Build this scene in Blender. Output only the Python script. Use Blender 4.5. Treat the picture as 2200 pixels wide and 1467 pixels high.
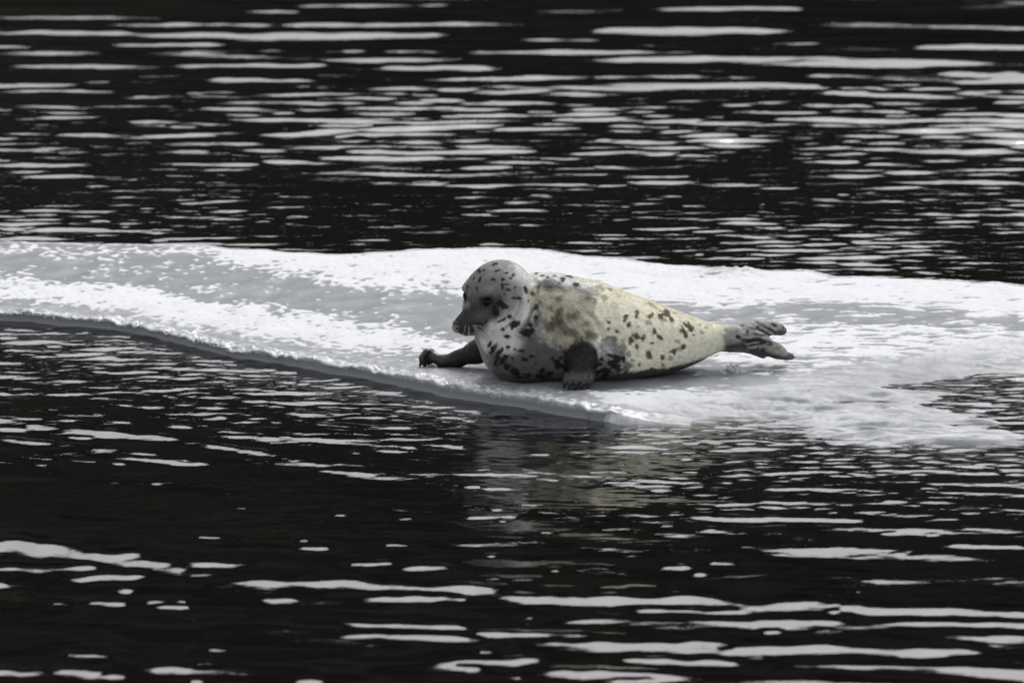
import bpy, math, random
import numpy as np
from mathutils import Vector
from mathutils.bvhtree import BVHTree

# ------------------------------------------------------------------ camera
scene = bpy.context.scene
for o in list(bpy.data.objects):
    bpy.data.objects.remove(o)
PITCH = math.radians(12.0)
DIST = 38.5
FPX = 640.0 * DIST                      # focal length in photograph pixels (2200 wide)
SI, CO = math.sin(PITCH), math.cos(PITCH)
CAM = np.array([0.0, -DIST * CO, DIST * SI])
FWD = np.array([0.0, CO, -SI]); RGT = np.array([1.0, 0, 0]); UPV = np.array([0.0, SI, CO])
cam_data = bpy.data.cameras.new("camera")
cam = bpy.data.objects.new("camera", cam_data)
scene.collection.objects.link(cam)
cam.location = CAM
cam.rotation_euler = (math.pi / 2 - PITCH, 0, 0)
cam_data.sensor_width = 36.0
cam_data.lens = 36.0 * FPX / 2200.0
cam_data.clip_start = 0.5
cam_data.clip_end = 6000.0
cam_data.dof.use_dof = True
cam_data.dof.focus_distance = DIST - 0.55
cam_data.dof.aperture_fstop = 4.2
scene.camera = cam

# ------------------------------------------------------------------ sky, sun, exposure
SUN_EL, SUN_AZ = math.radians(50), math.radians(20)   # azimuth from +Y towards +X
world = bpy.data.worlds.new("World"); scene.world = world
world.use_nodes = True
wn, wl = world.node_tree.nodes, world.node_tree.links
wn.clear()
sky = wn.new("ShaderNodeTexSky"); sky.sky_type = 'NISHITA'
sky.sun_disc = False
sky.sun_elevation = SUN_EL
sky.sun_rotation = SUN_AZ
sky.air_density = 1.0; sky.dust_density = 7.0; sky.ozone_density = 1.0
hsv = wn.new("ShaderNodeHueSaturation"); hsv.inputs["Saturation"].default_value = 0.16
bg = wn.new("ShaderNodeBackground"); bg.inputs["Strength"].default_value = 0.10
wo = wn.new("ShaderNodeOutputWorld")
ov = wn.new("ShaderNodeMix"); ov.data_type = 'RGBA'; ov.inputs[0].default_value = 0.40      # even cloud cover over the whole sky
ov.inputs[7].default_value = (9.5, 9.6, 10.0, 1)
wl.new(sky.outputs[0], hsv.inputs["Color"]); wl.new(hsv.outputs[0], ov.inputs[6]); wl.new(ov.outputs[2], bg.inputs[0]); wl.new(bg.outputs[0], wo.inputs[0])
sd = bpy.data.lights.new("sun", 'SUN'); sd.energy = 1.15; sd.angle = math.radians(30); sd.color = (1.0, 0.97, 0.93)
sun = bpy.data.objects.new("sun", sd); scene.collection.objects.link(sun)
sdir = Vector((math.sin(SUN_AZ) * math.cos(SUN_EL), math.cos(SUN_AZ) * math.cos(SUN_EL), math.sin(SUN_EL)))
sun.rotation_euler = sdir.to_track_quat('Z', 'Y').to_euler()
scene.view_settings.view_transform = 'Standard'
scene.view_settings.look = 'None'
scene.view_settings.exposure = 0.46
scene.view_settings.gamma = 1.0
scene.render.engine = 'CYCLES'
scene.cycles.use_denoising = True
scene.cycles.max_bounces = 8
scene.cycles.transparent_max_bounces = 8
scene.cycles.sample_clamp_indirect = 6.0

# ------------------------------------------------------------------ helpers
def ray(px, py):
    return FWD + RGT * ((px - 1100.0) / FPX) + UPV * ((733.5 - py) / FPX)

def ground(px, py, z=0.0):              # where a pixel's ray meets the height z
    d = ray(px, py); t = (z - CAM[2]) / d[2]
    return CAM + d * t

def at_y(px, py, y):                    # where a pixel's ray meets the depth y
    d = ray(px, py); t = (y - CAM[1]) / d[1]
    return CAM + d * t

def project(X, Y, Z):
    dx, dy, dz = X - CAM[0], Y - CAM[1], Z - CAM[2]
    w = dy * FWD[1] + dz * FWD[2]
    return 1100 + FPX * dx / w, 733.5 - FPX * (dy * UPV[1] + dz * UPV[2]) / w

def fft_noise(nx, ny, dx, dy, fn, seed):
    rng = np.random.default_rng(seed)
    w = rng.standard_normal((ny, nx))
    kx = np.fft.rfftfreq(nx, dx)[None, :]; ky = np.fft.fftfreq(ny, dy)[:, None]
    h = np.fft.irfft2(np.fft.rfft2(w) * fn(kx, ky), s=(ny, nx))
    return h / (h.std() + 1e-12)

def blur_noise(nx, ny, dx, dy, lx, ly, seed):
    return fft_noise(nx, ny, dx, dy, lambda kx, ky: np.exp(-2 * math.pi ** 2 * ((kx * lx) ** 2 + (ky * ly) ** 2)), seed)

def sstep(a, b, x):
    t = np.clip((x - a) / (b - a), 0, 1)
    return t * t * (3 - 2 * t)

def poly_dist(X, Y, poly):              # signed distance, positive inside
    poly = np.asarray(poly, float)[:, :2]
    d2 = np.full(X.shape, 1e9); inside = np.zeros(X.shape, bool)
    for i in range(len(poly)):
        a, b = poly[i], poly[(i + 1) % len(poly)]
        e = b - a
        t = np.clip(((X - a[0]) * e[0] + (Y - a[1]) * e[1]) / (e @ e + 1e-12), 0, 1)
        d2 = np.minimum(d2, (X - a[0] - t * e[0]) ** 2 + (Y - a[1] - t * e[1]) ** 2)
        if a[1] != b[1]:
            c = ((a[1] > Y) != (b[1] > Y)) & (X < (b[0] - a[0]) * (Y - a[1]) / (b[1] - a[1]) + a[0])
            inside ^= c
    return np.where(inside, 1, -1) * np.sqrt(d2)

def mesh_obj(name, verts, faces, mat=None, parent=None, smooth=True, attrs=None, cols=None):
    me = bpy.data.meshes.new(name)
    verts = np.asarray(verts, np.float32)
    if isinstance(faces, np.ndarray):
        n = faces.shape[1]
        me.vertices.add(len(verts)); me.vertices.foreach_set("co", verts.ravel())
        me.loops.add(faces.size); me.loops.foreach_set("vertex_index", faces.astype(np.int32).ravel())
        me.polygons.add(len(faces)); me.polygons.foreach_set("loop_start", np.arange(0, faces.size, n, dtype=np.int32))
        me.update(calc_edges=True)
    else:
        me.from_pydata([tuple(v) for v in verts.tolist()], [], faces)
    me.polygons.foreach_set("use_smooth", np.full(len(me.polygons), smooth))
    for k, v in (attrs or {}).items():
        a = me.attributes.new(k, 'FLOAT', 'POINT'); a.data.foreach_set("value", np.asarray(v, np.float32).ravel())
    for k, v in (cols or {}).items():
        c = np.ones((len(verts), 4), np.float32); c[:, :3] = v
        a = me.attributes.new(k, 'FLOAT_COLOR', 'POINT'); a.data.foreach_set("color", c.ravel())
    me.validate()
    o = bpy.data.objects.new(name, me)
    scene.collection.objects.link(o)
    if mat: me.materials.append(mat)
    if parent: o.parent = parent
    return o

def grid_faces(nx, ny):
    i = np.arange(nx * ny).reshape(ny, nx)
    return np.stack([i[:-1, :-1], i[:-1, 1:], i[1:, 1:], i[1:, :-1]], -1).reshape(-1, 4)

def tag(o, label=None, cat=None, kind=None, group=None):
    if label: o["label"] = label
    if cat: o["category"] = cat
    if kind: o["kind"] = kind
    if group: o["group"] = group
    return o

def new_mat(name):
    m = bpy.data.materials.new(name); m.use_nodes = True
    nt = m.node_tree; nt.nodes.clear()
    out = nt.nodes.new("ShaderNodeOutputMaterial")
    return m, nt.nodes, nt.links, out

def principled(name, col, rough=0.6, spec=0.5, **kw):
    m, n, l, out = new_mat(name)
    p = n.new("ShaderNodeBsdfPrincipled")
    p.inputs["Base Color"].default_value = (*col, 1); p.inputs["Roughness"].default_value = rough
    p.inputs["Specular IOR Level"].default_value = spec
    for k, v in kw.items(): p.inputs[k].default_value = v
    l.new(p.outputs[0], out.inputs[0])
    return m

WATER_Z = -0.036

# ------------------------------------------------------------------ dark hillside across the water, out of frame
def build_hillside():
    xs = np.linspace(-1600, 1600, 220); ys = np.linspace(160, 900, 80)
    X, Y = np.meshgrid(xs, ys)
    nx, ny = len(xs), len(ys)
    n1 = blur_noise(nx, ny, 14.6, 9.4, 110, 90, 1); n2 = blur_noise(nx, ny, 14.6, 9.4, 22, 20, 2)
    ridge = 500.0
    up = np.clip((Y - 175) / (ridge - 175), 0, 1.25)
    Z = -6 + 176 * up ** 0.9 + (n1 * 9 + n2 * 6) * np.clip(up * 2, 0, 1)
    m, n, l, out = new_mat("forest_slope")
    p = n.new("ShaderNodeBsdfPrincipled"); p.inputs["Roughness"].default_value = 1.0; p.inputs["Specular IOR Level"].default_value = 0.0
    tc = n.new("ShaderNodeTexCoord"); no = n.new("ShaderNodeTexNoise"); no.inputs["Scale"].default_value = 0.045; no.inputs["Detail"].default_value = 8
    cr = n.new("ShaderNodeValToRGB"); cr.color_ramp.elements[0].position = 0.35; cr.color_ramp.elements[0].color = (0.004, 0.005, 0.0045, 1)
    cr.color_ramp.elements[1].position = 0.7; cr.color_ramp.elements[1].color = (0.045, 0.043, 0.037, 1)
    l.new(tc.outputs["Object"], no.inputs["Vector"]); l.new(no.outputs[0], cr.inputs[0]); l.new(cr.outputs[0], p.inputs["Base Color"]); l.new(p.outputs[0], out.inputs[0])
    o = mesh_obj("hillside", np.stack([X, Y, Z], -1).reshape(-1, 3), grid_faces(nx, ny), m)
    tag(o, kind="structure")
build_hillside()

# ------------------------------------------------------------------ floe outline (needed by water too)
FLOE_PIX = [(-900, 560), (-650, 522), (-300, 512), (0, 515), (120, 517), (250, 521), (400, 524), (470, 530), (560, 538), (700, 546), (800, 542),
            (900, 536), (1000, 533), (1100, 533), (1180, 538), (1270, 549), (1400, 562), (1480, 567), (1580, 577), (1680, 576), (1740, 578), (1800, 590), (1880, 594),
            (2000, 598), (2100, 605), (2200, 610), (2450, 625), (2650, 660), (2600, 720), (2560, 760), (2480, 830), (2420, 900),
            (2300, 950), (2180, 966), (2080, 962), (1950, 952), (1850, 940), (1720, 925), (1600, 905), (1480, 893), (1380, 884), (1300, 884), (1240, 876),
            (1150, 861), (1050, 846), (950, 830), (880, 815), (800, 797), (700, 780), (600, 763), (500, 747), (420, 727), (340, 707), (270, 693),
            (200, 683), (120, 678), (50, 672), (0, 670), (-250, 655), (-600, 640), (-850, 610)]
def wobbly(poly, step, amp, seed):
    poly = np.asarray(poly); out = []
    for a, b in zip(poly, np.roll(poly, -1, 0)):
        n = max(1, int(np.linalg.norm(b - a) / step))
        for i in range(n): out.append(a + (b - a) * i / n)
    out = np.array(out); rng = np.random.default_rng(seed)
    t = np.roll(out, -1, 0) - np.roll(out, 1, 0); t /= np.linalg.norm(t, axis=1, keepdims=True) + 1e-9
    w = rng.standard_normal(len(out)); w = w + .6 * np.roll(w, 1) + .6 * np.roll(w, -1)
    return out + np.stack([t[:, 1], -t[:, 0]], -1) * (w * amp)[:, None]
FLOE = wobbly([ground(*p)[:2] for p in FLOE_PIX], 0.055, 0.0045, 3)

# ------------------------------------------------------------------ water
def build_water():
    dx, dy = 0.0135, 0.0115
    nx, ny = 680, 1160
    x0, y0 = -4.6, -5.6
    xs = x0 + dx * np.arange(nx); ys = y0 + dy * np.arange(ny)
    X, Y = np.meshgrid(xs, ys)
    PX, PY = project(X, Y, WATER_Z)

    def band(lam, crest, spread, rot, seed, sharp=1.0):
        k0 = 1.0 / lam
        c, s = math.cos(rot), math.sin(rot)
        def fn(kx, ky):
            u = kx * c + ky * s; v = -kx * s + ky * c
            return np.exp(-0.5 * ((np.abs(v) - k0) / (spread * k0)) ** 2) * np.exp(-0.5 * (u * crest * 2) ** 2)
        h = fft_noise(nx, ny, dx, dy, fn, seed)
        sl = np.gradient(h, dy, axis=0)
        return h / sl.std()
    big = 0.75 * band(0.34, 0.95, 0.35, 0.0, 11) + 0.30 * band(0.20, 0.45, 0.4, 0.0, 12) + 0.3 * band(0.8, 1.2, 0.3, 0.04, 13)
    mid = 0.40 * band(0.27, 0.60, 0.4, 0.0, 21) + 0.85 * band(0.125, 0.21, 0.32, 0.0, 22) + 0.25 * band(0.085, 0.09, 0.4, 0.0, 23)
    mid2 = 0.5 * band(0.14, 0.20, 0.35, 0.0, 24) + 0.8 * band(0.085, 0.13, 0.32, 0.0, 25) + 0.35 * band(0.065, 0.06, 0.4, 0.0, 26)
    near = 0.75 * band(0.50, 0.60, 0.35, -0.16, 31) + 0.6 * band(0.26, 0.26, 0.4, -0.12, 32) + 0.25 * band(0.13, 0.12, 0.4, -0.05, 33)
    fine = 0.75 * band(0.085, 0.085, 0.4, -0.12, 41) + 0.65 * band(0.055, 0.050, 0.4, -0.06, 42) + 0.4 * band(0.22, 0.25, 0.4, -0.25, 43)

    def lut(table):
        pys = [r[0] for r in table]
        L = np.interp(PY, pys, [r[1] for r in table]); M = np.interp(PY, pys, [r[2] for r in table]); R = np.interp(PY, pys, [r[3] for r in table])
        t = np.clip(PX / 2200, 0, 1)
        return np.where(t < .5, L + (M - L) * sstep(0, 1, t * 2), M + (R - M) * sstep(0, 1, t * 2 - 1))
    amp = lut([(-200, .5, .5, .5), (0, .45, .45, .45), (40, .45, .45, .45), (80, .5, .5, .5), (150, .75, .75, .75), (190, 1.0, 1.0, 1.0), (250, 1.1, 1.1, 1.15), (310, .9, 1.05, 1.1), (360, .55, .85, .95),
               (400, .6, .75, .85), (450, .90, .78, .70), (520, .85, .75, .62), (600, .8, .75, .65), (800, .9, .9, .8), (900, .85, .8, .8), (1000, .42, .46, .6), (1100, .36, .42, .55),
               (1150, .40, .36, .45), (1200, .42, .40, .40), (1300, .42, .45, .48), (1400, .42, .48, .5), (1480, .5, .5, .5), (1700, .7, .8, .8)])
    patch = np.clip(1 + 0.28 * blur_noise(nx, ny, dx, dy, 0.40, 0.6, 51), .35, 1.7)
    d = poly_dist(X[::4, ::4], Y[::4, ::4], FLOE)
    d = np.repeat(np.repeat(d, 4, 0), 4, 1)[:ny, :nx]
    wb = sstep(330, 80, PY); wn_ = sstep(700, 1000, PY); wm = 1 - np.clip(wb + wn_, 0, 1)
    w2 = sstep(360, 500, PY) * sstep(900, 700, PY)
    h = wb * big + wm * (mid * (1 - w2) + mid2 * w2) + wn_ * near
    # the sky starts at about 19 degrees: facets tilted further than half the rest mirror it
    thr = np.tan(np.maximum(0.5 * (math.radians(19.0) - np.arctan2(CAM[2], Y - CAM[1])), 0.02))
    front = np.exp(-np.clip(-d, 0, None) / 0.75) * sstep(640, 760, PY)
    shelf = np.exp(-((PX - 1950) / 330) ** 2 - ((PY - 850) / 90) ** 2)
    grp = np.clip(1 + .38 * blur_noise(nx, ny, dx, dy, .10, .07, 52), .25, 2.2)
    H = h * amp * patch * (1 + (grp - 1) * wm) * thr * 0.98 * (1 - 0.45 * front) * (1 - .6 * shelf) + 1.15 * fine * thr * front * (0.45 + .65 * patch) * (1 - .35 * shelf)
    CRESTS = [(-80, 1170, 210, 1190, 32), (150, 1200, 430, 1226, 32), (250, 1216, 540, 1214, 13), (-30, 1224, 250, 1228, 17), (140, 1246, 320, 1241, 15), (440, 1254, 860, 1263, 27), (400, 1238, 650, 1240, 13),
        (800, 1264, 1310, 1276, 20), (1040, 1290, 1540, 1294, 23), (1340, 1312, 1610, 1319, 12), (1520, 1304, 1900, 1311, 28), (1850, 1314, 2260, 1326, 22), (1610, 1335, 1820, 1341, 12), (1890, 1340, 2260, 1346, 14),
        (590, 1337, 1020, 1353, 15), (730, 1367, 1040, 1373, 14), (1020, 1364, 1350, 1373, 16), (1110, 1385, 1500, 1389, 14), (1390, 1379, 1610, 1386, 14), (1560, 1397, 2110, 1403, 21), (930, 1429, 1160, 1420, 16), (1310, 1417, 1610, 1429, 14),
        (1760, 1431, 2140, 1441, 12), (1160, 1447, 1450, 1456, 18), (-40, 1447, 235, 1447, 16), (40, 1297, 160, 1299, 13), (170, 1295, 275, 1299, 13), (310, 1294, 405, 1297, 13), (780, 1289, 990, 1285, 14), (770, 1213, 850, 1213, 12), (865, 1222, 970, 1222, 12),
        (1010, 1247, 1180, 1251, 13), (-30, 944, 250, 971, 13), (130, 924, 410, 950, 15), (390, 949, 650, 992, 13), (230, 984, 450, 996, 9), (680, 1011, 800, 1021, 8), (1450, 1112, 1890, 1119, 10), (1670, 1137, 2060, 1143, 11), (2010, 1174, 2230, 1179, 12), (1370, 1081, 1620, 1086, 8),
        (1640, 1049, 1940, 1056, 7), (130, 1409, 250, 1411, 9), (330, 1437, 410, 1439, 11), (400, 1397, 460, 1399, 12), (1750, 1278, 1850, 1283, 8), (640, 1177, 710, 1179, 8), (420, 1153, 490, 1157, 7), (1340, 1265, 1420, 1266, 9), (520, 1326, 580, 1327, 9),
        (80, 58, 1100, 55, 17), (310, 80, 980, 78, 18), (590, 15, 1055, 14, 11), (495, 28, 660, 28, 10), (-40, 74, 300, 74, 14), (230, 98, 490, 97, 10), (1415, 21, 1755, 21, 12), (1255, 66, 1700, 66, 14), (1110, 88, 1490, 90, 12), (1530, 97, 1800, 97, 11),
        (350, 114, 1570, 116, 17), (1270, 128, 1870, 128, 14), (10, 130, 370, 133, 12), (1970, 5, 2240, 7, 11), (1970, 102, 2240, 102, 12), (1990, 158, 2240, 161, 17), (850, 171, 1960, 168, 17), (690, 151, 1100, 147, 17), (370, 142, 750, 142, 12), (430, 172, 770, 178, 12), (-30, 102, 80, 102, 9), (10, 196, 260, 200, 10), (270, 210, 415, 208, 9)]
    rg = np.random.default_rng(77)
    def scatter(n_, x_0, x_1, y_0, y_1, l0, l1, t0, t1, tilt):
        for _ in range(n_):
            cx, cy = rg.uniform(x_0, x_1), rg.uniform(y_0, y_1); L_ = l0 * (l1 / l0) ** rg.random()
            CRESTS.append((cx - L_ / 2, cy - tilt * L_ / 2, cx + L_ / 2, cy + tilt * L_ / 2, rg.uniform(t0, t1)))
    scatter(60, -60, 900, 840, 1010, 25, 110, 4, 8, .06)          # flecks off the floe's front edge
    scatter(70, 900, 2250, 940, 1150, 25, 130, 4, 8, .01)
    scatter(34, -60, 2250, 1020, 1200, 15, 60, 4, 7, .01)
    scatter(46, -60, 2250, 1200, 1480, 20, 110, 6, 11, .01)
    scatter(70, 0, 2250, 180, 360, 60, 260, 6, 10, 0)
    scatter(90, 0, 2250, 360, 560, 25, 120, 4, 7, 0)
    for ax_, ay_, bx_, by_, tk in CRESTS:
        a, b = ground(ax_, ay_, WATER_Z)[:2], ground(bx_, by_, WATER_Z)[:2]
        sg = tk / 640.0 / SI * 0.32
        i0, i1 = max(0, int((min(a[1], b[1]) - 4 * sg - y0) / dy)), min(ny, int((max(a[1], b[1]) + 4 * sg - y0) / dy))
        pad = .1 * (b[0] - a[0]) + .03
        j0, j1 = max(0, int((a[0] - pad - x0) / dx)), min(nx, int((b[0] + pad - x0) / dx))
        if i1 <= i0 or j1 <= j0: continue
        xx, yy = X[i0:i1, j0:j1], Y[i0:i1, j0:j1]
        t = (xx - a[0]) / (b[0] - a[0])
        ln = b[0] - a[0]
        wig = sum(rg.uniform(.2, .5) * sg * np.sin(xx / ln * f_ + rg.uniform(0, 6)) for f_ in (7, 13, 23)) * .45
        u = (yy - (a[1] + (b[1] - a[1]) * t) - sg - wig) / sg
        win = np.clip(np.minimum((t + .04) / .22, (1.04 - t) / .22), 0, 1) ** .7 * (1 + .14 * np.sin(xx * 9 + rg.uniform(0, 6)) + .12 * np.sin(xx * 23 + rg.uniform(0, 6)) + .08 * np.sin(xx * 41 + rg.uniform(0, 6)))
        peak = 1.45 * thr[i0:i1, j0:j1]
        H[i0:i1, j0:j1] = H[i0:i1, j0:j1] * (1 - .5 * win * np.exp(-.5 * (u / 1.5) ** 2)) + peak * sg / .607 * np.exp(-.5 * u * u) * win
    edge = sstep(-4.6, -4.1, X) * sstep(4.58, 4.1, X) * sstep(-5.6, -5.2, Y) * sstep(7.7, 7.2, Y)
    Z = WATER_Z + np.clip(H, -0.035, 0.035) * edge
    V = [np.stack([X, Y, Z], -1).reshape(-1, 3)]
    F = grid_faces(nx, ny)
    # flat surround to the far shore: rings round the fine patch
    x1, y1 = xs[-1], ys[-1]
    idx = np.arange(nx * ny).reshape(ny, nx)
    B = 1800.0
    per = np.concatenate([idx[0, :-1], idx[:-1, -1], idx[-1, :0:-1], idx[:0:-1, 0]])
    P = V[0][per]; base = nx * ny
    ctr = np.array([0, 1.0])
    faces = [F]; prev = per
    for r in (1.5, 4, 15, 80, 400, B):
        dirv = P[:, :2] - ctr
        q = np.max(np.abs(dirv) / np.array([4.6, 6.7]), axis=1, keepdims=True)
        ring = np.concatenate([ctr + dirv / q * np.array([1.0, 1.0]) * (1 + r), np.full((len(P), 1), WATER_Z)], 1)
        V.append(ring)
        cur = base + np.arange(len(P)); base += len(P)
        faces.append(np.stack([prev, cur, np.roll(cur, -1), np.roll(prev, -1)], -1)[:, ::-1] * 1)
        prev = cur
    nsheet = base
    rip = np.zeros(nsheet); rip[:nx * ny] = (0.25 * wm + 0.1 * wb + .06 * wn_ + 0.22 * front + 0.12 * shelf).ravel()
    rip[nx * ny:] = 0.6
    # closed underneath
    low = np.concatenate([V[-1][:, :2], np.full((len(P), 1), -3.0)], 1); V.append(low)
    cur = base + np.arange(len(P)); base += len(P)
    faces.append(np.stack([prev, cur, np.roll(cur, -1), np.roll(prev, -1)], -1)[:, ::-1])
    V.append(np.array([[0, 0, -3.0]])); c0 = base; base += 1
    bottom = np.stack([cur, np.roll(cur, -1), np.full(len(cur), c0), np.full(len(cur), c0)], -1)
    verts = np.concatenate(V)
    rip = np.concatenate([rip, np.zeros(len(verts) - nsheet)])
    faces = np.concatenate(faces)
    m, n, l, out = new_mat("sea_water")
    fr = n.new("ShaderNodeFresnel"); fr.inputs["IOR"].default_value = 2.7
    gl = n.new("ShaderNodeBsdfGlossy"); gl.inputs["Roughness"].default_value = 0.03; gl.inputs["Color"].default_value = (1, 1, 1, 1)
    tr = n.new("ShaderNodeBsdfTransparent"); tr.inputs["Color"].default_value = (0.86, 0.88, 0.88, 1)
    mx = n.new("ShaderNodeMixShader")
    tc = n.new("ShaderNodeTexCoord"); mp = n.new("ShaderNodeMapping"); mp.inputs["Scale"].default_value = (1.0, 1.6, 1.0)
    no = n.new("ShaderNodeTexNoise"); no.inputs["Scale"].default_value = 26.0; no.inputs["Detail"].default_value = 3.0; no.inputs["Distortion"].default_value = 0.4
    at = n.new("ShaderNodeAttribute"); at.attribute_name = "ripple"
    mu = n.new("ShaderNodeMath"); mu.operation = 'MULTIPLY'; mu.inputs[1].default_value = 0.0042
    bp = n.new("ShaderNodeBump"); bp.inputs["Strength"].default_value = 1.0
    l.new(tc.outputs["Object"], mp.inputs[0]); l.new(mp.outputs[0], no.inputs["Vector"]); l.new(no.outputs[0], bp.inputs["Height"])
    l.new(at.outputs["Fac"], mu.inputs[0]); l.new(mu.outputs[0], bp.inputs["Distance"])
    l.new(bp.outputs[0], gl.inputs["Normal"]); l.new(bp.outputs[0], fr.inputs["Normal"])
    l.new(fr.outputs[0], mx.inputs[0]); l.new(tr.outputs[0], mx.inputs[1]); l.new(gl.outputs[0], mx.inputs[2])
    l.new(mx.outputs[0], out.inputs["Surface"])
    va = n.new("ShaderNodeVolumeAbsorption"); va.inputs["Color"].default_value = (0.30, 0.36, 0.36, 1); va.inputs["Density"].default_value = 4.0
    l.new(va.outputs[0], out.inputs["Volume"])
    o = mesh_obj("water", verts, faces, m, attrs={"ripple": rip})
    tag(o, kind="structure")
    bm = principled("dark_mud", (0.012, 0.013, 0.012), 0.95, 0.1)
    b = mesh_obj("sea_bed", [(-1900, -1900, -2.9), (1900, -1900, -2.9), (1900, 1900, -2.9), (-1900, 1900, -2.9)], [(0, 1, 2, 3)], bm)
    tag(b, kind="structure")
build_water()

# ------------------------------------------------------------------ ice floe
def build_floe():
    dx, dy = 0.0064, 0.0075
    x0, y0, x1, y1 = -3.3, -1.95, 2.75, 1.95
    nx, ny = int((x1 - x0) / dx), int((y1 - y0) / dy)
    xs = x0 + dx * np.arange(nx); ys = y0 + dy * np.arange(ny)
    X, Y = np.meshgrid(xs, ys)
    PX, PY = project(X, Y, 0.0)
    N = lambda lx, ly, s: blur_noise(nx, ny, dx, dy, lx, ly, s)
    d = poly_dist(X, Y, FLOE)
    n_big, n_mid, n_sm, n_f = N(.30, .30, 61), N(.030, .034, 62), N(.0070, .0085, 63), N(.0050, .0058, 64)
        # the right hand front lobe lies awash: the top sinks to the water there
    shelf = [ground(*p)[:2] for p in [(1390, 905), (1480, 868), (1600, 845), (1700, 826), (1790, 806), (1900, 786), (2030, 766), (2200, 742), (2500, 722), (2750, 722), (2700, 1010), (1400, 1010)]]
    ds = poly_dist(X, Y, shelf)
    sh = sstep(-0.30, 0.34, ds)
    lump = N(.07, .12, 65); swirl = N(.22, .06, 66)
    top = 0.004 * n_big + 0.002 * n_mid
    # rim: a raised, granular edge along the front
    front_rim = np.exp(-((d - 0.03) / 0.05) ** 2) * sstep(-0.2, 0.4, -ds) * (PY > 640)
    top = top + front_rim * (0.004 + 0.004 * n_sm)
    inlet = sstep(-.25, .25, poly_dist(X, Y, [ground(*p)[:2] for p in [(1880, 800), (2040, 778), (2200, 760), (2700, 760), (2600, 905), (2200, 905), (2080, 868), (1990, 830)]]))
    ripple = N(.030, .010, 70) * .7 + N(.075, .020, 71) * .7
    wet_depth = WATER_Z + 0.012 + 0.0060 * ripple + 0.003 * lump + 0.004 * swirl - 0.011 * inlet - .010 * sstep(1900, 2300, PX)
    wet_depth = wet_depth - 0.024 * sstep(.50, .0, d + .08 * swirl) - .07 * sstep(.06, -.14, d)
    top = top * (1 - sh) + wet_depth * sh
    # a heap of grey slush frozen to the far edge
    gx_, gy_ = ground(1570, 574)[:2]
    heap = np.exp(-((X - gx_) / .085) ** 2 - ((Y - gy_) / .10) ** 2)
    top = top + heap * (.016 + .004 * n_f + .004 * n_mid)
    # falling edge: sheer along the dry floe, a gentle ramp under water on the awash side
    wv = 0.004 + 0.24 * sstep(0, .25, sh)
    dq = d - .022 * (1 - sstep(.01, .22, sh))
    Z = np.where(dq > 0, top, top - (top + .30) * sstep(0, 1, -dq / wv))

    # sky reflections on the wet ice, painted as white patches over grey
    def band(poly, soft):
        return sstep(-soft, soft, poly_dist(X, Y, [ground(*p)[:2] for p in poly]))
    sky_white = np.zeros_like(X)
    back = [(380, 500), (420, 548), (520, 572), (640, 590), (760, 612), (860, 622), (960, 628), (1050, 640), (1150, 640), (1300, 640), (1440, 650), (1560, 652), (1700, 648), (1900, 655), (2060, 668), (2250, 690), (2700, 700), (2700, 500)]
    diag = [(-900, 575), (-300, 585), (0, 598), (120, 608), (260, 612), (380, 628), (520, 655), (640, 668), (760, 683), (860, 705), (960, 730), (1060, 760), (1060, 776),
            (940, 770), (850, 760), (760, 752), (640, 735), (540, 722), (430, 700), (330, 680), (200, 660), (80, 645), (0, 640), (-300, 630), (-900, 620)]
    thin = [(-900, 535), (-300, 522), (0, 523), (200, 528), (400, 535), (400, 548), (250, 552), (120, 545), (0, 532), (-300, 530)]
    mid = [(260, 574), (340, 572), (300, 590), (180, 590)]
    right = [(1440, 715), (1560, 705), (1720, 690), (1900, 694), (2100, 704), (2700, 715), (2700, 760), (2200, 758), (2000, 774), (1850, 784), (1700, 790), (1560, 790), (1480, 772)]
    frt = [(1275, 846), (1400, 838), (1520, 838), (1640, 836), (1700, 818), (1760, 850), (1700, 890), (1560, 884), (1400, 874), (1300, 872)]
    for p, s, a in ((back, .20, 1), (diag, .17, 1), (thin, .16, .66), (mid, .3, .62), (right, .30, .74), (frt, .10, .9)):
        sky_white = np.maximum(sky_white, band(p, s) * a)
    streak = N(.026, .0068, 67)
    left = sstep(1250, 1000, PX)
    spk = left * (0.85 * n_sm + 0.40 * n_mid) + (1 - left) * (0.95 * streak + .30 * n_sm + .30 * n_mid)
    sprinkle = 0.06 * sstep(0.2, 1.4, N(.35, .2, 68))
    m = sstep(-0.06, 0.06, np.clip(sky_white, 0, 1) + sprinkle + 0.24 * spk - 0.52)
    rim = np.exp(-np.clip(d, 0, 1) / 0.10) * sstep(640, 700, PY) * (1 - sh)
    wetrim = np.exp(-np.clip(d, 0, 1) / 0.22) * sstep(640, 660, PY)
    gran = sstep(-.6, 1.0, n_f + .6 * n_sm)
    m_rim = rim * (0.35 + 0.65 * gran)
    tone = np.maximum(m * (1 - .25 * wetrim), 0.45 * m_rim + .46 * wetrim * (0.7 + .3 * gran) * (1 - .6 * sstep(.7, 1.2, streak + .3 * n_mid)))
    # awash ice: translucent pale blue grey with dark streaks painted for the hill mirrored in surface water
    hill_streaks = sstep(0.75, 1.15, .8 * N(.10, .010, 69) + .7 * streak + .35 * swirl)
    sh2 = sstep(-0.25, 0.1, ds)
    tone = tone * (1 - sh2) + sh2 * np.clip(0.36 + .08 * lump + .06 * swirl + 0.04 * n_sm, 0, 1) * (1 - 0.85 * hill_streaks)
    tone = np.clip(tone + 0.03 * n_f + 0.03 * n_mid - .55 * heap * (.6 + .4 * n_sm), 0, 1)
    Z = Z + (m * (1 - sh) * 0.0018 + 0.0007 * n_f * (0.3 + m)) * (d > 0.02)
    keep = (d > -0.003) | ((sh > .012) & (d > -0.25))
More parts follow.
